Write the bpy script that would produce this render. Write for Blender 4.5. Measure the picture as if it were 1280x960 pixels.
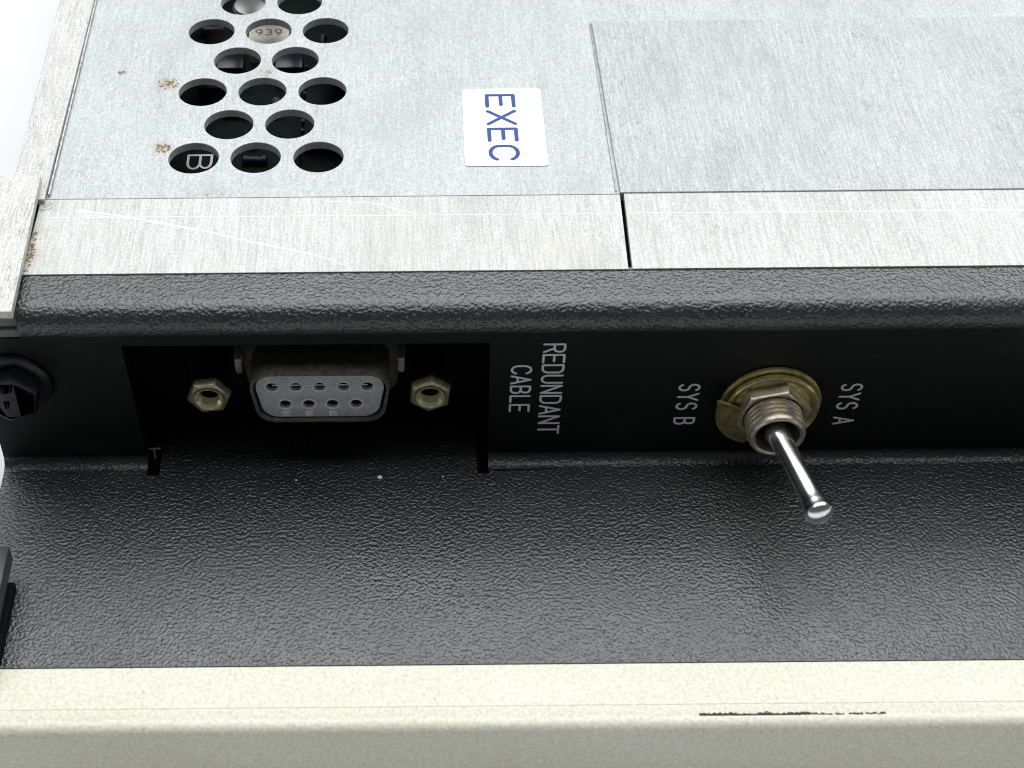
import bpy, bmesh, math, random
from mathutils import Matrix, Vector
random.seed(7)
for o in list(bpy.data.objects): bpy.data.objects.remove(o)
S = 0.001                                   # everything below is written in millimetres
scene = bpy.context.scene
col = scene.collection

# ------------------------------------------------------------------ camera
F_PX, PP_U, PITCH, ROLL = 2010.0, 510.0, math.radians(45.0), 0.009
cam_d = bpy.data.cameras.new('camera')
cam = bpy.data.objects.new('camera', cam_d); col.objects.link(cam)
cam_d.sensor_width = 36.0; cam_d.lens = 36.0*F_PX/1280.0
cam_d.shift_x = (640.0-PP_U)/1280.0         # the photograph is an off-centre crop
cam_d.clip_start = 0.005; cam_d.clip_end = 20
Fv = Vector((0, math.cos(PITCH), -math.sin(PITCH)))
Dv = Vector((0, -math.sin(PITCH), -math.cos(PITCH)))
Rv = Vector((1, 0, 0)); cr = math.sqrt(1-ROLL*ROLL)
ux = cr*Rv + ROLL*Dv; vy = -ROLL*Rv + cr*Dv
cl = Vector((0.08, -125.24, 137.80))*S
M = Matrix.Identity(4)
for i in range(3):
    M[i][0] = ux[i]; M[i][1] = -vy[i]; M[i][2] = -Fv[i]; M[i][3] = cl[i]
cam.matrix_world = M
cam_d.dof.use_dof = True; cam_d.dof.focus_distance = 0.190; cam_d.dof.aperture_fstop = 60
scene.camera = cam
scene.cycles.filter_width = 1.0

# ------------------------------------------------------------------ light
w = bpy.data.worlds.new('World'); scene.world = w; w.use_nodes = True
w.node_tree.nodes['Background'].inputs[0].default_value = (0.93, 0.97, 1.0, 1)
w.node_tree.nodes['Background'].inputs[1].default_value = 0.075
def area(name, loc, target, sx, sy, power, colr):
    l = bpy.data.lights.new(name, 'AREA'); l.shape = 'RECTANGLE'; l.size = sx; l.size_y = sy
    l.energy = power; l.color = colr
    o = bpy.data.objects.new(name, l); col.objects.link(o); o.location = loc
    o.rotation_euler = (Vector(target)-Vector(loc)).to_track_quat('-Z', 'Y').to_euler()
    return o
area('softbox_overhead', (0.06, 0.32, 0.62), (0.06, 0.27, 0), 1.1, 0.92, 8.2, (0.97, 0.99, 1.0))
area('lamp_back_left', (-0.09, 0.40, 0.55), (-0.018, -0.02, 0), 0.20, 0.22, 0.50, (0.97, 0.99, 1.0))
area('lamp_back_right', (0.29, 0.40, 0.55), (0.057, -0.02, 0), 0.22, 0.22, 0.70, (0.97, 0.99, 1.0))

scene.view_settings.view_transform = 'Standard'
scene.view_settings.look = 'None'
scene.view_settings.exposure = 0.1
scene.view_settings.gamma = 1.0
scene.view_settings.use_curve_mapping = False

# ------------------------------------------------------------------ materials
class NT:
    def __init__(s, name):
        s.m = bpy.data.materials.new(name); s.m.use_nodes = True
        s.t = s.m.node_tree; s.b = s.t.nodes['Principled BSDF']
        s.tc = s.t.nodes.new('ShaderNodeTexCoord')
    def n(s, kind, **kw):
        x = s.t.nodes.new(kind)
        for k, v in kw.items(): setattr(x, k, v)
        return x
    def l(s, a, b): s.t.links.new(a, b)
    def noise(s, scale, detail=4, rough=0.55, rot=0.0, dist=0.0, loc=(0, 0, 0)):
        mp = s.n('ShaderNodeMapping'); mp.inputs['Scale'].default_value = scale
        mp.inputs['Location'].default_value = loc
        mp.inputs['Rotation'].default_value = (0, 0, rot)
        s.l(s.tc.outputs['Object'], mp.inputs['Vector'])
        nz = s.n('ShaderNodeTexNoise'); nz.inputs['Scale'].default_value = 1.0
        nz.inputs['Detail'].default_value = detail; nz.inputs['Roughness'].default_value = rough
        nz.inputs['Distortion'].default_value = dist
        s.l(mp.outputs['Vector'], nz.inputs['Vector'])
        return nz.outputs['Fac']
    def ramp(s, fac, stops):
        r = s.n('ShaderNodeValToRGB'); e = r.color_ramp.elements
        while len(e) < len(stops): e.new(0.5)
        for el, (p, c) in zip(e, stops):
            el.position = p; el.color = c if len(c) == 4 else (*c, 1)
        s.l(fac, r.inputs['Fac']); return r.outputs['Color']
    def mix(s, a, b, fac, mode='MIX'):
        x = s.n('ShaderNodeMix', data_type='RGBA', blend_type=mode)
        for sock, v in ((x.inputs[0], fac), (x.inputs[6], a), (x.inputs[7], b)):
            if hasattr(v, 'is_linked'): s.l(v, sock)
            elif isinstance(v, (int, float)): sock.default_value = v
            else: sock.default_value = (*v, 1)
        return x.outputs[2]
    def bump(s, h, strength, dist, prev=None):
        x = s.n('ShaderNodeBump'); x.inputs['Strength'].default_value = strength
        x.inputs['Distance'].default_value = dist
        s.l(h, x.inputs['Height'])
        if prev: s.l(prev, x.inputs['Normal'])
        return x.outputs['Normal']
    def set(s, **kw):
        for k, v in kw.items():
            sock = s.b.inputs[k.replace('_', ' ')]
            if hasattr(v, 'is_linked'): s.l(v, sock)
            elif isinstance(v, tuple) and len(v) == 3: sock.default_value = (*v, 1)
            else: sock.default_value = v
        return s.m
def g(v): return (v, v, v)

def metal(name, lo, hi, rot, dark, spot, metallic=0.12, rough=0.5, seed=0, streak=1.0):
    k = NT(name)
    fine = k.noise((4200, 210, 900), 4, .7, rot, .4, (seed, seed, 0))
    grit = k.noise((4200, 3000, 3000), 2, .7, rot, .2, (seed+5, 1, 0))
    big = k.noise((55, 38, 50), 5, .6, 0, .6, (seed+2, 3, 0))
    patch = k.noise((140, 60, 90), 4, .6, rot, .8, (seed+21, 7, 0))
    flk = k.noise((3300, 520, 900), 3, .7, rot, 1.6, (seed+9, 2, 0))
    c = k.mix(lo, hi, k.ramp(fine, [(.34, g(0)), (.64, g(1))]))
    c = k.mix(c, k.ramp(grit, [(.34, g(.66)), (.62, g(1.10))]), .62, 'MULTIPLY')
    c = k.mix(c, k.ramp(big, [(.30, (.86, .86, .84)), (.62, g(1.0))]), .8, 'MULTIPLY')
    smd = k.noise((90, 26, 60), 5, .7, .3, 1.4, (seed+31, 5, 0))
    c = k.mix(c, k.ramp(smd, [(.52, g(1)), (.68, (.80, .80, .78))]), .5, 'MULTIPLY')
    msk = k.mix(k.ramp(flk, [(.54, g(0)), (.63, g(spot))]), k.ramp(patch, [(.40, g(.12)), (.60, g(1))]), 1.0, 'MULTIPLY')
    c = k.mix(c, g(dark), msk)
    nb = k.bump(fine, .4*streak, .00006); nb = k.bump(grit, .4, .00005, nb)
    return k.set(Base_Color=c, Metallic=metallic, Roughness=rough, Normal=nb)
m_sheet = metal('galvanised_sheet', (.53, .562, .57), (.63, .662, .67), 0.06, .30, .5, seed=1, streak=.5)
m_band = metal('brushed_aluminium_strip', (.54, .55, .53), (.74, .755, .73), 0.05, .32, .5, rough=.46, seed=4)
m_plate = metal('brushed_aluminium_plate', (.465, .485, .486), (.635, .66, .662), 0.20, .26, .6, seed=8)
m_rail = metal('worn_aluminium_rail', (.58, .58, .56), (.80, .80, .78), 0.0, .30, .8, seed=12)
m_brk = metal('stained_aluminium', (.58, .57, .53), (.80, .80, .76), 0.3, .27, 1.0, seed=15)
def stains(mat, spots):
    nt = mat.node_tree; b = nt.nodes['Principled BSDF']; src = b.inputs['Base Color'].links[0].from_socket
    tc = nt.nodes.new('ShaderNodeTexCoord'); nz = nt.nodes.new('ShaderNodeTexNoise'); nz.inputs['Scale'].default_value = 1300; nz.inputs['Detail'].default_value = 5
    nt.links.new(tc.outputs['Object'], nz.inputs['Vector'])
    for (x, y, rad, colr, amt) in spots:
        d = nt.nodes.new('ShaderNodeVectorMath'); d.operation = 'DISTANCE'; d.inputs[1].default_value = (x*S, y*S, .02385)
        nt.links.new(tc.outputs['Object'], d.inputs[0])
        mr = nt.nodes.new('ShaderNodeMapRange'); mr.inputs[1].default_value = 0; mr.inputs[2].default_value = rad*S; mr.inputs[3].default_value = 1; mr.inputs[4].default_value = 0
        nt.links.new(d.outputs['Value'], mr.inputs[0])
        ad = nt.nodes.new('ShaderNodeMath'); ad.operation = 'MULTIPLY_ADD'; nt.links.new(nz.outputs['Fac'], ad.inputs[0]); ad.inputs[1].default_value = 2.2; ad.inputs[2].default_value = -1.15
        ad2 = nt.nodes.new('ShaderNodeMath'); ad2.operation = 'ADD'; ad2.use_clamp = True; nt.links.new(ad.outputs[0], ad2.inputs[0]); nt.links.new(mr.outputs[0], ad2.inputs[1])
        m2 = nt.nodes.new('ShaderNodeMath'); m2.operation = 'MULTIPLY'; nt.links.new(ad2.outputs[0], m2.inputs[0]); nt.links.new(mr.outputs[0], m2.inputs[1])
        m3 = nt.nodes.new('ShaderNodeMath'); m3.operation = 'MULTIPLY'; nt.links.new(m2.outputs[0], m3.inputs[0]); m3.inputs[1].default_value = amt
        mx = nt.nodes.new('ShaderNodeMix'); mx.data_type = 'RGBA'; nt.links.new(m3.outputs[0], mx.inputs[0]); nt.links.new(src, mx.inputs[6]); mx.inputs[7].default_value = (*colr, 1)
        src = mx.outputs[2]
    nt.links.new(src, b.inputs['Base Color'])
stains(m_sheet, [(-29.3, 41.5, 2.6, (.34, .28, .19), .75), (-28.5, 28.3, 2.2, (.36, .28, .18), .75), (-35.2, 44.0, 1.0, (.34, .27, .16), .8),
                 (-17.2, 43.4, 2.2, (.36, .35, .33), .7), (-22, 20, 3.2, (.40, .40, .38), .6), (-16, 21.5, 5, (.45, .46, .46), .5), (20.5, 20.5, 4, (.42, .42, .40), .5), (-2, 30, 4, (.45, .46, .46), .4)])
stains(m_band, [(-40.9, 8.5, 3.0, (.40, .33, .22), .7), (-40.6, 13, 2.6, (.42, .36, .27), .7), (-40.5, 17.4, 2.4, (.38, .36, .32), .7), (17, 9, 7, (.60, .55, .47), .5), (0, 11, 9, (.60, .56, .50), .4)])
def simple(name, c, rough=.5, metallic=0.0, nscale=900, nb=.2, var=.12, bd=.00003):
    k = NT(name)
    f = k.noise((nscale,)*3, 4, .6)
    hi = tuple(min(1, x*(1+var)) for x in c); lo = tuple(x*(1-var) for x in c)
    return k.set(Base_Color=k.ramp(f, [(.3, lo), (.7, hi)]), Metallic=metallic, Roughness=rough, Normal=k.bump(f, nb, bd))
m_scratch = simple('bright_scratch', (.82, .83, .82), .4, .3, 700, .3, .12)
m_edge = simple('cut_metal_edge', (.46, .47, .46), .5, .3, 1200, .4, .4)
def pebble(name, c, sc=2700, st=1.0, dist=.00016, rough=.30):
    k = NT(name)
    a = k.noise((sc, sc, sc), 1.0, .4, 0, .25)
    b = k.noise((sc*2.6,)*3, 2, .6, 0, .4)
    cc = k.ramp(k.noise((60, 60, 60), 4, .6), [(.3, tuple(x*.85 for x in c)), (.7, tuple(x*1.15 for x in c))])
    dust = k.ramp(k.noise((900, 900, 900), 2, .5, 0, 0, (4, 4, 4)), [(.74, g(0)), (.80, g(.25))])
    cc = k.mix(cc, g(.25), dust)
    n1 = k.bump(a, st, dist); n1 = k.bump(b, .5, .00006, n1)
    smear = k.noise((38, 70, 60), 5, .65, .4, 1.2, (11, 3, 0))
    cc = k.mix(cc, (.05, .05, .048), k.ramp(smear, [(.56, g(0)), (.75, g(.35))]))
    rg = k.ramp(smear, [(.30, g(rough-.05)), (.70, g(rough+.10))])
    return k.set(Base_Color=cc, Roughness=rg, Normal=n1)
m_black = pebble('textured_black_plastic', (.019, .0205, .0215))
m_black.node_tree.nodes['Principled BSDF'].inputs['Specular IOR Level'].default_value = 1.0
m_wall = pebble('shaded_fine_black_plastic', (.005, .006, .0065), 2600, .4, .00010, .5)  # bezel plastic again, albedo and specular cut to paint the front face's shade
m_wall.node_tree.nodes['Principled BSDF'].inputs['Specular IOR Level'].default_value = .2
m_black_s = simple('smooth_black_plastic', (.014, .015, .016), .5)
m_latch = simple('satin_grey_black_plastic', (.035, .04, .044), .35, 0, 700, .15, .2)
m_void = simple('matt_black_interior', (.006, .006, .007), .8)
k = NT('cream_paint')
f1 = k.noise((1500,)*3, 4, .6); f2 = k.noise((40, 120, 120), 5, .65)
f3 = k.noise((2600, 900, 2600), 3, .6)
cc = k.ramp(f2, [(.3, (.79, .775, .655)), (.7, (.85, .84, .73))])
cc = k.mix(cc, (.50, .49, .38), k.ramp(f3, [(.62, g(0)), (.74, g(.6))]))
cc = k.mix(cc, k.ramp(k.noise((2600,)*3, 3, .7), [(.35, (.80, .785, .70)), (.62, g(1.05))]), .8, 'MULTIPLY')
m_cream = k.set(Base_Color=cc, Roughness=.5, Normal=k.bump(f1, .8, .0001))
k = NT('white_table_laminate')
m_table = k.set(Base_Color=k.ramp(k.noise((30, 30, 30), 4), [(.3, (.86, .87, .88)), (.7, (.90, .90, .91))]), Roughness=.5)
m_label = simple('white_label_vinyl', (.92, .925, .93), .45, 0, 300, .05, .02)
m_blue = simple('blue_print', (.008, .055, .27), .5, 0, 2500, .1, .25)
m_white = simple('white_silkscreen', (.78, .79, .80), .6, 0, 4000, .1, .15)
m_wplug = simple('white_plastic', (.85, .86, .87), .4)
m_insert = simple('grey_connector_plastic', (.50, .52, .53), .5, 0, 1500, .3, .16)
m_ring = simple('pale_socket_rim', (.72, .72, .70), .5, 0, 1500, .3, .2)
m_shell = simple('dull_tin_shell', (.12, .113, .10), .6, .45, 1700, .8, .5)
m_tin = simple('tarnished_tin', (.28, .26, .22), .6, .4, 1500, .6, .5)
m_brass = simple('yellow_chromate_steel', (.66, .58, .30), .33, .85, 1300, .5, .35)
m_thread = simple('bright_brass_thread', (.85, .76, .48), .3, .75, 1300, .4, .2)
m_tab = simple('dull_olive_tab', (.24, .21, .085), .5, .35, 1100, .5, .5)
m_brass_d = simple('olive_chromate_steel', (.50, .46, .22), .38, .8, 1100, .5, .35)
m_nickel = simple('dull_nickel', (.52, .46, .37), .36, .8, 1300, .5, .30)
m_post = simple('dark_olive_post', (.30, .29, .19), .38, .75, 1300, .5, .4)
m_chrome = simple('polished_chrome', (.90, .91, .92), .22, 1.0, 900, .15, .06)
m_screw = simple('black_oxide_screw', (.014, .015, .017), .3, .5, 1300, .3, .3)
m_pcb = simple('dark_green_board', (.006, .012, .010), .8, 0, 600, .3, .3)
m_chip = simple('black_chip_epoxy', (.006, .006, .007), .7)
m_tan = simple('tan_ceramic_chip', (.50, .47, .40), .55, 0, 2000, .3, .2)
m_can = simple('silver_can', (.75, .75, .74), .3, .8)
m_navy = simple('navy_capacitor_sleeve', (.006, .006, .022), .4)
m_grime = simple('brown_rust', (.27, .19, .10), .85, 0, 4000, .8, .5)
m_grime2 = simple('grey_grime', (.40, .39, .36), .85, 0, 4000, .8, .4)
m_grime2d = simple('faded_ink', (.17, .155, .13), .8)
m_res = simple('brown_resistor_body', (.045, .038, .03), .6)
m_mark = simple('black_scuff', (.035, .03, .028), .7, 0, 3000, .5, .4)
m_greyp = pebble('worn_grey_plastic', (.16, .16, .155), 1750, .7, .00012, .5)

for m_ in (m_pcb, m_void, m_chip):
    m_.node_tree.nodes['Principled BSDF'].inputs['Specular IOR Level'].default_value = .12

# ------------------------------------------------------------------ mesh helpers (mm in, metres out)
def link(name, me, mat, parent=None, smooth=False, label=None):
    o = bpy.data.objects.new(name, me); col.objects.link(o)
    if mat and not me.materials: me.materials.append(mat)
    if smooth:
        for p in me.polygons: p.use_smooth = True
    if parent: o.parent = parent
    if label: o['label'] = label
    return o
def me_from(verts, faces, name='m'):
    me = bpy.data.meshes.new(name)
    me.from_pydata([(x*S, y*S, z*S) for x, y, z in verts], [], faces); me.update()
    bm = bmesh.new(); bm.from_mesh(me); bmesh.ops.recalc_face_normals(bm, faces=bm.faces); bm.to_mesh(me); bm.free()
    return me
def sharp(me, deg=35):
    me.set_sharp_from_angle(angle=math.radians(deg))
def box_me(x0, x1, y0, y1, z0, z1, bev=0.0, seg=2):
    bm = bmesh.new(); bmesh.ops.create_cube(bm, size=1)
    for v in bm.verts:
        v.co = Vector(((x0+x1)/2+v.co.x*(x1-x0), (y0+y1)/2+v.co.y*(y1-y0), (z0+z1)/2+v.co.z*(z1-z0)))*S
    if bev: bmesh.ops.bevel(bm, geom=list(bm.edges), offset=bev*S, segments=seg, affect='EDGES', profile=.5)
    me = bpy.data.meshes.new('box'); bm.to_mesh(me); bm.free(); return me
def box(name, x0, x1, y0, y1, z0, z1, mat, parent=None, bev=0.0, seg=2, label=None):
    me = box_me(x0, x1, y0, y1, z0, z1, bev, seg)
    o = link(name, me, mat, parent, smooth=bev > 0, label=label)
    if bev: sharp(me, 40)
    return o
def circle(cx, cy, r, n=40): return [(cx+r*math.cos(2*math.pi*i/n), cy+r*math.sin(2*math.pi*i/n)) for i in range(n)]
def plate_me(outer, holes, t, bev, mat4):
    """flat plate of thickness t with real holes; outline in its own XY, top at local z=0"""
    cu = bpy.data.curves.new('p', 'CURVE'); cu.dimensions = '2D'; cu.fill_mode = 'BOTH'
    cu.extrude = max(t/2-bev, 1e-4); cu.bevel_depth = bev; cu.bevel_resolution = 1; cu.offset = -bev
    for pts in [outer]+holes:
        sp = cu.splines.new('POLY'); sp.points.add(len(pts)-1); sp.use_cyclic_u = True
        for p, q in zip(sp.points, pts): p.co = (q[0], q[1], 0, 1)
    ob = bpy.data.objects.new('p', cu); col.objects.link(ob)
    dg = bpy.context.evaluated_depsgraph_get(); dg.update()
    me = bpy.data.meshes.new_from_object(ob.evaluated_get(dg))
    bpy.data.objects.remove(ob); bpy.data.curves.remove(cu)
    bm = bmesh.new(); bm.from_mesh(me); bmesh.ops.remove_doubles(bm, verts=bm.verts, dist=1e-4)
    bmesh.ops.recalc_face_normals(bm, faces=bm.faces); bm.to_mesh(me); bm.free()
    me.transform(Matrix.Scale(S, 4) @ mat4 @ Matrix.Translation((0, 0, -t/2)))
    me.materials.clear()
    return me
XY = lambda z: Matrix.Translation((0, 0, z))
# plate in the XZ plane, facing -y, its face at y
XZ = lambda y: Matrix.Translation((0, y, 0)) @ Matrix(((1, 0, 0, 0), (0, 0, -1, 0), (0, 1, 0, 0), (0, 0, 0, 1)))
def plate(name, outer, holes, t, bev, mat4, mat, parent, label=None):
    me = plate_me(outer, holes, t, bev, mat4); o = link(name, me, mat, parent, True, label); sharp(me, 14); return o
def extrude_x(name, prof, x0, x1, mat, parent, step=None, label=None, smooth=True, deg=40, bev=0):
    n = len(prof); vs = []; fs = []
    xs = [x0, x1]
    for x in xs:
        vs += [(x, y, z) for y, z in prof]
    fs += [[i, (i+1) % n, n+(i+1) % n, n+i] for i in range(n)]
    fs += [list(range(n))[::-1], list(range(n, 2*n))]
    me = me_from(vs, fs)
    o = link(name, me, mat, parent, smooth, label); sharp(me, deg)
    return o
def arc(cy, cz, r, a0, a1, n=10):
    return [(cy+r*math.cos(math.radians(a0+(a1-a0)*i/n)), cz+r*math.sin(math.radians(a0+(a1-a0)*i/n))) for i in range(n+1)]
def lathe_me(prof, n=48, caps=True):
    """prof: (r, h) pairs; axis is local +z"""
    vs = []; fs = []
    for r, h in prof:
        vs += [(r*math.cos(2*math.pi*i/n), r*math.sin(2*math.pi*i/n), h) for i in range(n)]
    for j in range(len(prof)-1):
        for i in range(n):
            fs.append([j*n+i, j*n+(i+1) % n, (j+1)*n+(i+1) % n, (j+1)*n+i])
    if caps:
        fs.append(list(range(n))[::-1]); fs.append([(len(prof)-1)*n+i for i in range(n)])
    return me_from(vs, fs)
FRONT = Matrix(((1, 0, 0, 0), (0, 0, -1, 0), (0, 1, 0, 0), (0, 0, 0, 1)))   # local +z -> world -y
def place(o, loc, mat=None):
    o.matrix_local = Matrix.Translation(Vector(loc)*S) @ (mat or Matrix.Identity(4)); return o
def lathe(name, prof, mat, parent, loc, rot=FRONT, n=48, deg=35, label=None, caps=True):
    me = lathe_me(prof, n, caps); o = link(name, me, mat, parent, True, label); sharp(me, deg); return place(o, loc, rot)
def strokes_me(polys, half, thick, seg=6):
    """flat round-ended pen strokes in local XY, raised by thick"""
    vs = []; fs = []
    def add(poly):
        b = len(vs); n = len(poly)
        vs.extend([(x, y, 0) for x, y in poly]+[(x, y, thick) for x, y in poly])
        fs.append([b+n+i for i in range(n)])
        fs.extend([[b+i, b+(i+1) % n, b+n+(i+1) % n, b+n+i] for i in range(n)])
    eps = 0
    for pl in polys:
        for (x0, y0), (x1, y1) in zip(pl[:-1], pl[1:]):
            a = math.atan2(y1-y0, x1-x0)
            pts = []
            for i in range(seg+1): t = a+math.pi/2+math.pi*i/seg; pts.append((x0+half*math.cos(t), y0+half*math.sin(t)))
            for i in range(seg+1): t = a-math.pi/2+math.pi*i/seg; pts.append((x1+half*math.cos(t), y1+half*math.sin(t)))
            b = len(vs); n = len(pts); eps += 1; th = thick+eps*2e-4
            vs.extend([(x, y, 0) for x, y in pts]+[(x, y, th) for x, y in pts])
            fs.append([b+n+i for i in range(n)])
            fs.extend([[b+i, b+(i+1) % n, b+n+(i+1) % n, b+n+i] for i in range(n)])
    return me_from(vs, fs)
def arcp(cx, cy, rx, ry, a0, a1, n=10):
    return [(cx+rx*math.cos(math.radians(a0+(a1-a0)*i/n)), cy+ry*math.sin(math.radians(a0+(a1-a0)*i/n))) for i in range(n+1)]
GL = {  # pen strokes in a unit cell, cap height 1, width w
 'E': (.56, [[(.56, 1), (0, 1), (0, 0), (.56, 0)], [(0, .52), (.48, .52)]]),
 'X': (.62, [[(0, 0), (.62, 1)], [(0, 1), (.62, 0)]]),
 'C': (.62, [arcp(.34, .66, .32, .34, 20, 180)+arcp(.34, .34, .32, .34, 180, 340)]),
 'R': (.58, [[(0, 0), (0, 1), (.34, 1)]+arcp(.34, .75, .22, .25, 90, -90, 8)+[(0, .5)], [(.30, .5), (.58, 0)]]),
 'D': (.58, [[(0, 0), (0, 1), (.28, 1)]+arcp(.28, .72, .28, .28, 90, 0, 6)+arcp(.28, .28, .28, .28, 0, -90, 6)+[(0, 0)]]),
 'U': (.58, [[(0, 1)]+arcp(.28, .28, .28, .28, 180, 360, 12)+[(.56, 1)]]),
 'N': (.58, [[(0, 0), (0, 1), (.56, 0), (.56, 1)]]),
 'A': (.62, [[(0, 0), (.31, 1), (.62, 0)], [(.10, .32), (.52, .32)]]),
 'T': (.58, [[(0, 1), (.58, 1)], [(.29, 1), (.29, 0)]]),
 'B': (.58, [[(0, 0), (0, 1), (.32, 1)]+arcp(.32, .76, .22, .24, 90, -90, 8)+[(0, .52)], [(.32, .52)]+arcp(.32, .26, .25, .26, 90, -90, 8)+[(0, 0)]]),
 'L': (.52, [[(0, 1), (0, 0), (.52, 0)]]),
 'S': (.58, [arcp(.29, .75, .27, .25, 25, 270, 12)+arcp(.29, .25, .27, .25, 90, -155, 12)]),
 'Y': (.60, [[(0, 1), (.30, .5), (.60, 1)], [(.30, .5), (.30, 0)]]),
 '9': (.56, [arcp(.28, .70, .26, .30, 0, 360, 14)+[(.50, .3), (.30, 0)]]),
 '3': (.56, [arcp(.26, .75, .26, .25, 130, -90, 10)+arcp(.26, .25, .28, .25, 90, -130, 10)]),
 ' ': (.25, []),
}
def text_strokes(txt, cap, length, gap=.26):
    x = 0; out = []
    for ch in txt:
        wd, st = GL[ch]
        out += [[(x+a, b) for a, b in pl] for pl in st]; x += wd+gap
    tot = x-gap; k = length/tot
    return [[(a*k, b*cap) for a, b in pl] for pl in out]
# text running towards -z (front face) with letter tops towards +x; and the same lying on the top face, running towards -y
ROT_F = Matrix(((0, 1, 0, 0), (0, 0, -1, 0), (-1, 0, 0, 0), (0, 0, 0, 1)))
ROT_T = Matrix(((0, 1, 0, 0), (-1, 0, 0, 0), (0, 0, 1, 0), (0, 0, 0, 1)))
def lettering(txt, cap, length, half, loc, rot, mat, parent, label, name='lettering', thick=.012, gap=.26):
    me = strokes_me(text_strokes(txt, cap, length, gap), half, thick)
    return place(link(name, me, mat, parent, False, label), loc, rot)
def empty(name, parent=None, loc=(0, 0, 0)):
    o = bpy.data.objects.new(name, None); col.objects.link(o); o.empty_display_size = .01
    o.location = Vector(loc)*S
    if parent: o.parent = parent
    return o

# ------------------------------------------------------------------ setting
XR = 112.0                                   # right end of the module, well outside the frame
tab = box('tabletop', -900, 900, -700, 1100, -40, -18, m_table); tab['kind'] = 'structure'
tab['label'] = 'plain white tabletop under the module'; tab['category'] = 'table'

# ------------------------------------------------------------------ the module
mod = empty('electronics_module')
mod['label'] = 'grey metal and black plastic electronics module with vent holes, socket and toggle switch'
mod['category'] = 'electronics'

# -- vented side cover
rows = [(59.98, (-21.15, -13.72)), (53.15, (-24.75, -17.42, -10.10)), (46.50, (-20.97, -13.72)),
        (39.72, (-24.78, -17.46, -10.09)), (32.94, (-21.08, -13.80)), (26.38, (-24.72, -17.48, -10.14)),
        (66.75, (-24.78, -17.42, -10.10)), (73.5, (-21.05, -13.72)), (80.2, (-24.78, -17.42, -10.10))]
holes = [circle(x, y, 2.93) for y, xs in rows for x in xs]
cover = plate('vented_cover', [(-40.9, 18.9), (XR, 18.95), (XR, 150), (-40.9, 150)], holes, 1.05, .09, XY(23.85), m_sheet, mod,
              'pale galvanised sheet with rows of round vent holes')
# -- left and right front strips (a narrow slit stays open between them)
bandl = plate('front_strip', [(-41.45, 5.75), (23.93, 5.78), (24.28, 18.62), (-41.3, 18.62)], [], .7, .04, XY(24.0), m_band, mod,
              'scratched brushed aluminium strip left of the slit')
bandr = plate('front_strip', [(24.36, 5.78), (XR, 5.78), (XR, 19.3), (24.75, 19.3)], [], .7, .04, XY(24.05), m_band, mod,
              'brushed aluminium strip right of the slit')
box('slit_backing', 22, 27, 7, 18, 18, 22.2, m_void, mod)
# -- raised plate on the right
plt = plate('raised_plate', [(24.32, 18.75), (XR, 18.85), (XR, 54.5), (24.12, 54.15)], [], .34, .10, XY(24.24), m_plate, mod,
            'large raised brushed aluminium plate')
box('plate_flange', 23.86, 24.02, 19.2, 54.0, 23.86, 24.08, m_edge, mod, .05)

# scratches and scribe lines, thin burrs of bright metal standing just above the strip
def ribbon(name, pts, wd, z, mat, parent, h=.012):
    me = strokes_me([pts], wd/2, h, 4); return place(link(name, me, mat, parent), (0, 0, z))
def wob(pts, n, amp):
    out = []
    for (x0, y0), (x1, y1) in zip(pts[:-1], pts[1:]):
        for i in range(n):
            t = i/n; out.append((x0+(x1-x0)*t+random.uniform(-amp, amp), y0+(y1-y0)*t+random.uniform(-amp, amp)))
    return out+[pts[-1]]
ribbon('scribe_line', wob([(-40, 15.4), (-9, 15.26), (23.6, 15.2)], 14, .02), .10, 24.0, m_scratch, bandl)
ribbon('scribe_line', wob([(25.2, 15.2), (68, 15.12), (XR-1, 15.0)], 14, .02), .11, 24.05, m_scratch, bandr)
ribbon('scratch', wob([(-37.1, 16.6), (-32, 15.62), (-22.8, 12.95), (-15.6, 10.4), (-10.2, 8.7)], 5, .04), .26, 24.0, m_scratch, bandl)
ribbon('scratch', wob([(-35.5, 15.8), (-28, 14.6), (-21, 12.3), (-14.0, 9.9)], 5, .04), .12, 24.0, m_scratch, bandl)
ribbon('scratch', wob([(-10.2, 8.7), (-6.7, 6.9)], 4, .06), .10, 24.0, m_scratch, bandl)
ribbon('scratch', wob([(-9.2, 17.9), (-3.5, 17.4), (1.0, 15.5)], 5, .05), .12, 24.0, m_scratch, bandl)

# grime spots
def blob(name, cx, cy, z, r, n, mat, parent, ex=1.0):
    vs = []; fs = []
    for _ in range(n):
        a = random.uniform(0, 6.28); d = r*random.random()**.6
        x, y = cx+ex*d*math.cos(a), cy+d*math.sin(a); q = random.uniform(.06, .24); b = len(vs); k_ = 7
        h = .02+random.random()*.03
        ring = [(x+q*random.uniform(.5, 1.2)*math.cos(6.283*i/k_), y+q*random.uniform(.5, 1.2)*math.sin(6.283*i/k_)) for i in range(k_)]
        vs += [(u, v, z) for u, v in ring]+[((u+x)/2, (v+y)/2, z+h) for u, v in ring]
        fs += [[b+i, b+(i+1) % k_, b+k_+(i+1) % k_, b+k_+i] for i in range(k_)]+[[b+k_+i for i in range(k_)]]
    o = link(name, me_from(vs, fs), mat, parent); o['kind'] = 'stuff'; return o
blob('rust_spot', -35.2, 44.0, 23.85, .4, 16, m_grime, cover)
blob('rust_spot', -29.3, 41.5, 23.85, 1.1, 44, m_grime, cover, 1.3)
blob('rust_spot', -28.5, 28.3, 23.85, 0.85, 40, m_grime, cover)
blob('grime_spot', -17.2, 43.6, 23.85, .9, 16, m_grime2, cover, 1.2)
blob('grime_spot', -22.5, 19.4, 23.85, .7, 14, m_grime2, cover, 5)

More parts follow.
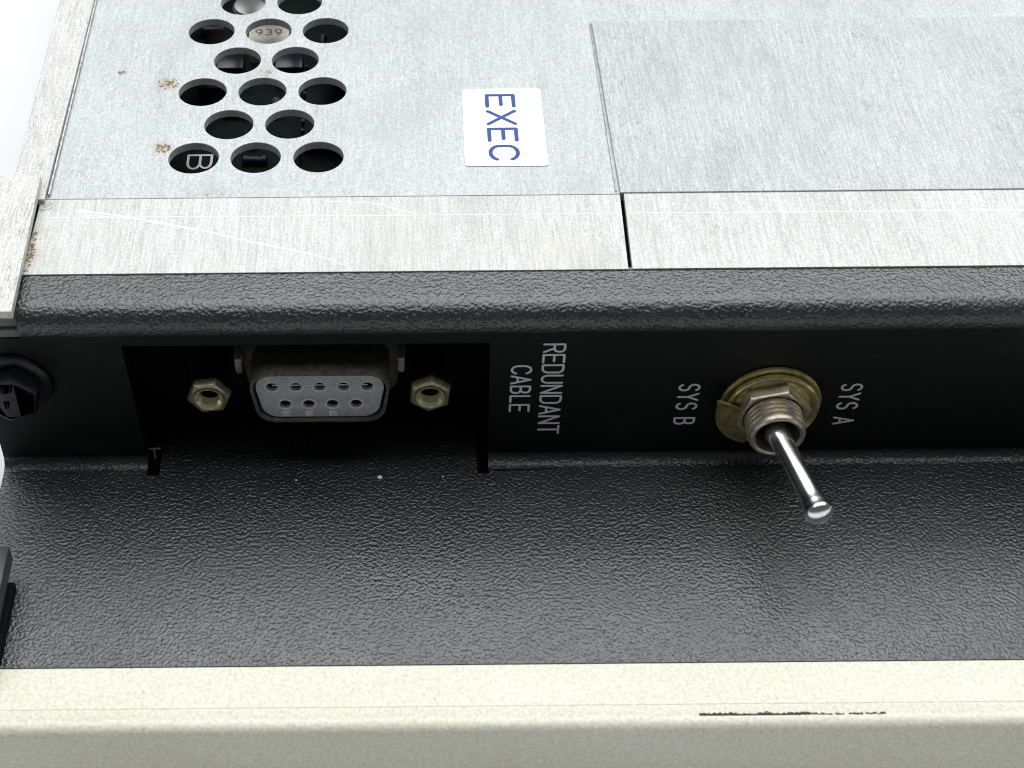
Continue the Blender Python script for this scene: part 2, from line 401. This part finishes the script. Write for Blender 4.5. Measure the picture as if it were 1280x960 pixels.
# -- EXEC label
lab = plate('label', [(7.0, 39.35), (7.25, 39.6), (16.25, 39.8), (16.62, 39.4), (16.6, 24.4), (16.3, 24.15), (7.15, 24.2), (6.9, 24.45)], [], .10, .02,
            XY(23.96), m_label, mod, 'white label reading EXEC in blue')
lettering('EXEC', 3.2, 12.75, .235, (9.97, 38.25, 23.96), ROT_T, m_blue, lab, 'blue lettering EXEC', gap=.24)

# -- left rail and bracket
plate('guide_rail', [(-44.75, 17.9), (-40.75, 17.9), (-40.4, 150), (-45.9, 150)], [], .8, .08, XY(24.62), m_rail, mod, 'narrow worn aluminium rail beside the vented cover')
box('rail_lip', -40.62, -40.38, 19.2, 150, 23.86, 24.3, m_edge, mod, .08)
box('side_wall', -44.5, -43.5, 18.0, 150, -17.9, 23.8, m_rail, mod)
brk = plate('corner_bracket', [(-46.55, -1.9), (-40.95, -1.9), (-41.45, 21.0), (-46.55, 21.0)], [], 1.0, .08, XY(25.6), m_brk, mod, 'stained aluminium bracket overlapping the strip at the corner')
box('bracket_web', -46.4, -43.2, 1.0, 20.0, 20.0, 24.55, m_brk, mod)
blob('corner_grime', -41.0, 9.5, 24.0, 3.4, 60, m_grime, bandl, .12)
blob('corner_grime', -40.6, 17.4, 24.0, .8, 18, m_grime2, bandl)

# -- black front bezel
bez = empty('front_bezel', mod); bez['label'] = 'pebble textured black plastic bezel'
nose = [(6.3, 20.2), (0.02, 20.2)] + arc(1.75, 21.48, 2.35, 205, 90, 16) + [(6.3, 23.83)]
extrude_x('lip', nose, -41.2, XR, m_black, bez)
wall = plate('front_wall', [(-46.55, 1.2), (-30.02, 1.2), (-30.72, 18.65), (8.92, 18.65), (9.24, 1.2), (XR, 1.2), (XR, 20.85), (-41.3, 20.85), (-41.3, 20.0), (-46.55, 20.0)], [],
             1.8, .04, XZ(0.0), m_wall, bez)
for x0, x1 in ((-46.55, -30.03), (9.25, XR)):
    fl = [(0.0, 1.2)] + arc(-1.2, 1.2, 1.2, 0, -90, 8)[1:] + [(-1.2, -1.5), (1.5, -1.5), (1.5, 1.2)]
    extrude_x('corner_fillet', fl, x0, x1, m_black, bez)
notch = [(-46.55, -28.4), (XR, -28.4), (XR, -1.2), (9.25, -1.2), (9.25, -1.98), (7.98, -1.98), (7.98, 6.8), (-28.6, 6.8), (-28.6, -1.9), (-30.03, -1.9), (-30.03, -1.2), (-46.55, -1.2)]
slit = [(9.85, -1.68), (16.5, -1.50), (16.5, -1.32), (9.85, -1.42)]
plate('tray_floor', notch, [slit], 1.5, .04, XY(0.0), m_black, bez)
box('step_block', -46.5, -41.35, .3, 8, 21.4, 22.7, m_greyp, bez, .15)
box('step_block', -46.5, -41.35, .05, 8, 20.05, 21.2, m_greyp, bez, .15)
# specks of dust caught on the tray
vs = []
def speck(x, y, z, r):
    me = bpy.data.meshes.new('s'); bm = bmesh.new(); bmesh.ops.create_icosphere(bm, subdivisions=1, radius=r*S); 
    for v in bm.verts: v.co.x *= random.uniform(.7, 1.6); v.co.z *= .5
    bm.to_mesh(me); bm.free(); o = link('dust_speck', me, m_label, bez); o.location = Vector((x, y, z))*S
speck(-3.2, -2.6, .1, .28); speck(-12.8, -2.9, .08, .13); speck(4.0, -2.6, .08, .12)

# -- cavity behind the cut-out
cav = empty('socket_recess', mod)
box('back_wall', -34, 12, 7.0, 8.0, -3, 20, m_void, cav)
box('side_wall', -34, -32.6, 1.9, 7.0, -3, 20, m_void, cav)
box('side_wall', 11, 12.4, 1.9, 7.0, -3, 20, m_void, cav)
box('under_board', -32.5, 10.9, -1.1, 6.95, -3.0, -2.0, m_void, cav)
lettering('T', 1.6, 1.35, .11, (-30.3, 2.3, -1.6), Matrix(((1, 0, 0, 0), (0, 0, -1, 0), (0, 1, 0, 0), (0, 0, 0, 1))), m_white, cav, 'white letter T seen in the notch', thick=.05)
box('board_edge', -32.5, -28.7, 2.36, 3.2, -1.9, 1.0, m_void, cav)

# -- D-shaped socket
con = empty('cable_socket', mod, (-9.62, -0.6, 11.4)); con['label'] = 'nine-hole grey socket in a dull metal D-shaped shell'
def dshape(hw_top, hw_bot, hh, r, n=6):
    """rounded trapezium, wider at the top, centred on 0"""
    P = [(hw_top, hh), (-hw_top, hh), (-hw_bot, -hh), (hw_bot, -hh)]; out = []
    for i in range(4):
        p = Vector(P[i]); a = (Vector(P[i-1])-p).normalized(); b = (Vector(P[(i+1) % 4])-p).normalized()
        ang = math.acos(max(-1, min(1, a.dot(b)))); d = r/math.tan(ang/2); c = p+(a+b).normalized()*(r/math.sin(ang/2))
        s, e = p+a*d, p+b*d
        a0 = math.atan2(s.y-c.y, s.x-c.x); a1 = math.atan2(e.y-c.y, e.x-c.x)
        while a1 < a0: a1 += 2*math.pi
        if a1-a0 > math.pi: a1 -= 2*math.pi
        out += [(c.x+r*math.cos(a0+(a1-a0)*k_/n), c.y+r*math.sin(a0+(a1-a0)*k_/n)) for k_ in range(n+1)]
    return out
def tube_from(outer, inner, h0, h1):
    n = len(outer); vs = [(x, y, h0) for x, y in outer]+[(x, y, h1) for x, y in outer]+[(x, y, h1) for x, y in inner]+[(x, y, h0) for x, y in inner]; fs = []
    for a in range(4):
        b = (a+1) % 4
        for i in range(n): fs.append([a*n+i, a*n+(i+1) % n, b*n+(i+1) % n, b*n+i])
    return me_from(vs, fs)
o_ = dshape(8.0, 6.95, 3.78, 2.3); i_ = dshape(7.66, 6.65, 3.44, 2.05)
sh = tube_from(o_, i_, -6.0, 0.35)
shell = place(link('shell', sh, m_shell, con, True), (0, 0, 0), FRONT); sharp(sh, 40)
pins = [(-5.24+2.62*i, 1.45) for i in range(5)] + [(-3.93+2.62*i, -1.25) for i in range(4)]
face = plate_me(dshape(7.42, 6.3, 3.26, 1.95), [[(x+(px_-x)*1.12, py_) for px_, py_ in circle(x, y, .58, 20)] for x, y in pins], 5.0, .06, Matrix.Identity(4))
ins = place(link('insert', face, m_insert, con, True), (0, 0, 0), FRONT); sharp(face, 30)
for x, y in pins:
    pm = lathe_me([(.86, -.02), (.84, .05), (.68, .05), (.67, -.02)], 24, False)
    place(link('socket_ring', pm, m_ring, con, True), (x, 0, y), FRONT); sharp(pm, 40)
    place(link('hole_shade_disc', lathe_me([(.66, -1.0), (.66, -.5)], 16), m_void, con), (x, 0, y), FRONT)  # black disc set in each pin hole, standing in for its shade
for y0 in (2.55,):
    for xa, xb in ((-4.9, -3.4), (-2.3, -.7), (.4, 2.0), (3.0, 4.5)):
        place(link('moulded_mark', box_me(xa, xb, -.25, .25, 0, .06, .02), m_insert, con), (0, 0, y0), FRONT)
place(link('ridge', box_me(-5.2, 5.3, -.06, .06, 0, .05), m_ring, con), (0, 0, 1.75), FRONT)
for xb in (-3.93, -1.31, 1.31):
    place(link('polarity_rib', box_me(xb-.42, xb+.42, -.75, .0, 0, .08, .02), m_ring, con), (0, 0, -2.35), FRONT)
fo = dshape(15.2, 15.2, 5.6, 1.0)
place(link('flange', plate_me(fo, [], .9, .05, Matrix.Identity(4)), m_void, con), (0, 5.7, 0), FRONT)
bo = dshape(9.3, 8.3, 4.5, 2.0)
place(link('shell_base', plate_me(bo, [], 1.6, .3, Matrix.Identity(4)), m_shell, con, True), (0, 4.9, 0), FRONT)
for sx in (-1, 1):
    xc = 9.05*sx+(.15 if sx < 0 else -.1)
    box('ground_tab', xc-.42, xc+.42, 1.6, 5.0, 1.9, 4.2, m_tin, con, .3)

# -- hex jack posts either side
def jack(x, rotd):
    j = empty('jack_post', mod, (x, -1.0, 11.45))
    hexo = [(2.48*math.cos(math.radians(60*i+rotd)), 2.48*math.sin(math.radians(60*i+rotd))) for i in range(6)]
    barrel = plate_me(hexo, [circle(0, 0, 1.35, 28)], 1.3, .44, Matrix.Identity(4))
    lathe('stem', [(1.5, -6.9), (1.95, -6.8), (1.95, -1.3), (1.4, -1.28)], m_void, j, (0, 0, 0), caps=False)  # stem coloured interior black, painting in the shade under the lip
    place(link('hex_nut', barrel, m_post, j, True), (0, 0, 0), FRONT); sharp(barrel, 28)
    pr = [(1.42, .02), (1.62, .05), (1.46, -.02)]
    for t in range(3): pr += [(1.36, -.1-.5*t), (1.14, -.35-.5*t)]
    lathe('threaded_hole', pr, m_thread, j, (0, 0, 0), caps=False)
    lathe('thread_shade_disc', [(1.3, -1.5), (1.3, -1.4)], m_void, j, (0, 0, 0))  # shallow black disc painting the shade inside the threaded hole
    return j
jack(-21.9, 8)['label'] = 'yellowish hex jack post left of the socket'
jack(2.52, 25)['label'] = 'yellowish hex jack post right of the socket'

# -- toggle switch
tg = empty('toggle_switch', mod, (40.42, 0, 9.15)); tg['label'] = 'toggle switch with chrome lever and yellow chromate washer'
lathe('washer', [(3.2, .02), (5.5, .02), (5.65, .12), (5.65, .42), (5.5, .55), (5.25, .55), (5.05, .45), (3.2, .45)], m_brass_d, tg, (0, 0, 0), caps=False, n=64)
lathe('lock_washer', [(3.2, .46), (4.7, .46), (5.0, .60), (5.25, 1.05), (5.25, 1.32), (5.05, 1.46), (4.7, 1.28), (4.35, 1.02), (3.2, 1.02)], m_brass, tg, (0, 0, 0), caps=False, n=64)
# bent key tab on the left of the lock washer
rows_ = [(155, 5.6, 7.1, 2.75), (158, 5.4, 7.05, 2.35), (161, 5.2, 6.8, 2.0), (165, 4.7, 6.5, 1.75), (170, 3.6, 6.3, 1.62)]
rows_ += [(a_, 3.6, 6.2-.75*max(0, (a_-195)/50)**1.5, 1.58) for a_ in range(178, 250, 6)]
tv = []; tf = []; nc = 6; nr = len(rows_)
for dh in (0, -.3):
    for a_, ri, ro, h_ in rows_:
        for c_ in range(nc):
            rr = ri+(ro-ri)*c_/(nc-1)
            tv.append((rr*math.cos(math.radians(a_)), rr*math.sin(math.radians(a_)), h_+dh+.03*math.sin(a_*.9+c_)+(.2 if a_ < 160 and c_ == nc-1 else 0)))
nn = nr*nc
for i_ in range(nr-1):
    for c_ in range(nc-1):
        q4 = [i_*nc+c_, i_*nc+c_+1, (i_+1)*nc+c_+1, (i_+1)*nc+c_]
        tf += [q4, [v_+nn for v_ in q4[::-1]]]
rim = [c_ for c_ in range(nc)]+[i_*nc+nc-1 for i_ in range(1, nr)]+[(nr-1)*nc+c_ for c_ in range(nc-2, -1, -1)]+[i_*nc for i_ in range(nr-2, 0, -1)]
tf += [[rim[q_], rim[(q_+1) % len(rim)], rim[(q_+1) % len(rim)]+nn, rim[q_]+nn] for q_ in range(len(rim))]
tm = me_from(tv, tf)
place(link('key_tab', tm, m_tab, tg), (0, 0, 0), FRONT)
hexn = [(4.2*math.cos(math.radians(60*i+14)), 4.2*math.sin(math.radians(60*i+14))) for i in range(6)]
nutm = plate_me(hexn, [circle(0, 0, 3.2, 40)], 1.7, .28, Matrix.Identity(4))
place(link('hex_nut', nutm, m_nickel, tg, True), (0, -2.5, 0), FRONT); sharp(nutm, 26)
pr = [(3.05, .0), (3.05, 2.6)]
h = 2.5
while h < 4.7: pr += [(3.2, h), (3.2, h+.14), (2.88, h+.32), (2.88, h+.42)]; h += .62
pr += [(3.14, h), (3.0, h+.30), (2.72, h+.42), (2.45, h+.30), (2.35, h-.3), (2.2, h-2.6)]
lathe('threaded_bushing', pr, m_nickel, tg, (0, 0, 0), caps=False, n=56)
lathe('bushing_bottom', [(2.4, 2.9), (2.4, 3.0)], m_void, tg, (0, 0, 0))
bat = [(1.35, 0), (1.5, .7), (1.32, 1.4), (1.20, 2.2), (1.16, 5.0), (1.18, 8.0), (1.22, 9.6), (1.27, 10.3), (1.36, 10.9), (1.47, 11.4)] + [(1.58*math.cos(math.radians(a_)), 12.2+.92*math.sin(math.radians(a_))) for a_ in range(-18, 90, 9)]
bd = Vector((2.55, -11.9, 0.0)).normalized()
q = Vector((0, 0, 1)).rotation_difference(bd).to_matrix().to_4x4()
lathe('lever', bat, m_chrome, tg, (.0, -4.1, -.1), q, 40, label='bright chrome lever tilted to the right')

# -- printed legends
lettering('REDUNDANT', 2.25, 13.9, .13, (14.8, -.002, 18.4), ROT_F, m_white, mod, 'white lettering REDUNDANT', gap=.22)
lettering('CABLE', 2.1, 7.1, .13, (11.45, -.002, 15.2), ROT_F, m_white, mod, 'white lettering CABLE', gap=.26)
lettering('SYS B', 2.2, 6.3, .13, (30.1, -.002, 12.1), ROT_F, m_white, mod, 'white lettering SYS B', gap=.30)
lettering('SYS A', 2.2, 6.3, .13, (48.1, -.002, 11.9), ROT_F, m_white, mod, 'white lettering SYS A', gap=.30)

# -- black screw at far left
sc = empty('panel_screw', mod, (-43.1, 0, 13.4)); sc['label'] = 'black hex screw at the left end of the bezel'
lathe('washer_face', [(0.1, .02), (4.1, .02), (4.3, .25), (4.2, .6), (3.7, .8), (3.2, .85), (.1, .85)], m_screw, sc, (0, 0, 0), caps=False)
hx = [(3.3*math.cos(math.radians(60*i+20)), 3.3*math.sin(math.radians(60*i+20))) for i in range(6)]
hm = plate_me(hx, [[(-.45, -2.2), (.45, -2.2), (.45, 2.2), (-.45, 2.2)]], 2.1, .3, Matrix.Identity(4))
place(link('hex_head', hm, m_screw, sc, True), (0, -2.9, 0), FRONT); sharp(hm, 28)

# -- latch at the left end of the tray
lt = empty('latch', mod, (-46, -22, 0)); lt['label'] = 'dark grey latch block at the lower left'
box('latch_body', -.6, 3.45, -6, 6.2, 2.2, 4.5, m_latch, lt, .3, 3)
box('latch_dark_strip', -.5, 3.75, -6.3, 3.8, 0.005, 1.2, m_void, lt)  # matt black block making the dark strip beside the latch body

# -- cream front edge
cream = [(-28.5, -17.9), (-28.5, -.02), (-28.6, .06), (-33.5, .06), (-33.56, .01), (-33.62, .05)] + [(-34.6, -.02)] + arc(-35.0, -1.25, 1.2, 80, 180, 10) + [(-36.25, -17.9)]
ce = extrude_x('cream_front_edge', cream, -46.6, XR, m_cream, mod, label='cream painted front edge with a dark scuff', deg=30)
vs = []; fs = []
x = 29.0
while x < 47.6:
    t = (x-29)/18.5; L = random.uniform(.5, 1.3) if t < .55 else random.uniform(.15, .45)
    if t < .55 or random.random() < .8:
        ya = -34.78+random.uniform(-.08, .08); hw = random.uniform(.16, .27) if t < .55 else random.uniform(.06, .16)
        b = len(vs); n2 = 9
        for i in range(n2+1):
            vs.append((x+L*i/n2, ya-hw*random.uniform(.45, 1.35), 0)); vs.append((x+L*i/n2, ya+hw*random.uniform(.45, 1.35), 0))
        fs += [[b+2*i, b+2*i+1, b+2*i+3, b+2*i+2] for i in range(n2)]
    x += L*(.95 if t < .55 else 1.1)
def crz(y): return .05-(-33.62-y)*.0714 if y > -34.6 else -.02-(-34.6-y)*.19
vs = [(x, y, crz(y)+.012) for x, y, z in vs]
sc_me = me_from(vs, fs)
so = link('scuff', sc_me, m_mark, ce, label='dark scuff mark'); so['kind'] = 'stuff'

# -- body under the tray and inside the case
box('case_body', -43.4, XR, -28.3, 150, -17.8, -4.0, m_void, mod)
box('end_cap', XR-.5, XR+1, 8.2, 150, -3.9, 22.7, m_rail, mod)
# -- circuit board seen through the vent holes
pcb = empty('circuit_board', mod, (-18, 50, 17.0)); pcb['label'] = 'dark circuit board behind the vent holes'
box('board', -24.5, 129, -38, 95, -1.6, 0, m_pcb, pcb)
lettering('B', 2.9, 2.8, .16, (-26.85+18, 36.0-50, .01), ROT_T, m_white, pcb, 'white letter B seen through a vent hole')
tc = box('tan_chip', -2.6, 2.7, 6.0, 11.4, .02, 3.0, m_tan, pcb, .1)
tx = strokes_me(text_strokes('939', 1.3, 3.4), .13, .02)
place(link('chip_marking', tx, m_grime2d, pcb), (-1.7, 8.2, 3.0))
lathe('silver_can', [(3.1, .02), (3.1, 2.5), (2.8, 2.9), (.2, 2.95)], m_can, pcb, (-2.2, 15.9, 0), Matrix.Identity(4))
box('chip', -8.5, -4.2, -3, 10.5, .02, 2.4, m_chip, pcb, .1)
box('chip', 5.5, 12, -14, 4, .02, 2.6, m_chip, pcb, .1)
box('relay', -6.4, -2.9, .6, 4.6, .02, 3.0, m_navy, pcb, .25)
box('relay', 1.2, 4.8, .6, 4.6, .02, 3.0, m_navy, pcb, .25)
for k_, (x, y) in enumerate([(-9, -12), (-1, -11.5), (-3.5, -6), (1.5, -5), (-6.5, .2), (7, 9.5), (-8, 13), (4.6, -16.5), (-.5, -16)]):
    rs = lathe_me([(.1, -1.6), (.62, -1.5), (.66, -1.1), (.5, -.8), (.5, .8), (.66, 1.1), (.62, 1.5), (.1, 1.6)], 14)
    place(link('resistor', rs, (m_res, m_chip, m_navy)[k_ % 3], pcb, True), (x, y, .7), Matrix.Rotation(math.pi/2, 4, 'X' if k_ % 2 else 'Y'))
for y in range(-13, 4, 2):
    box('chip_pin', 5.0, 5.5, y-.25, y+.25, .02, 1.6, m_res, pcb)
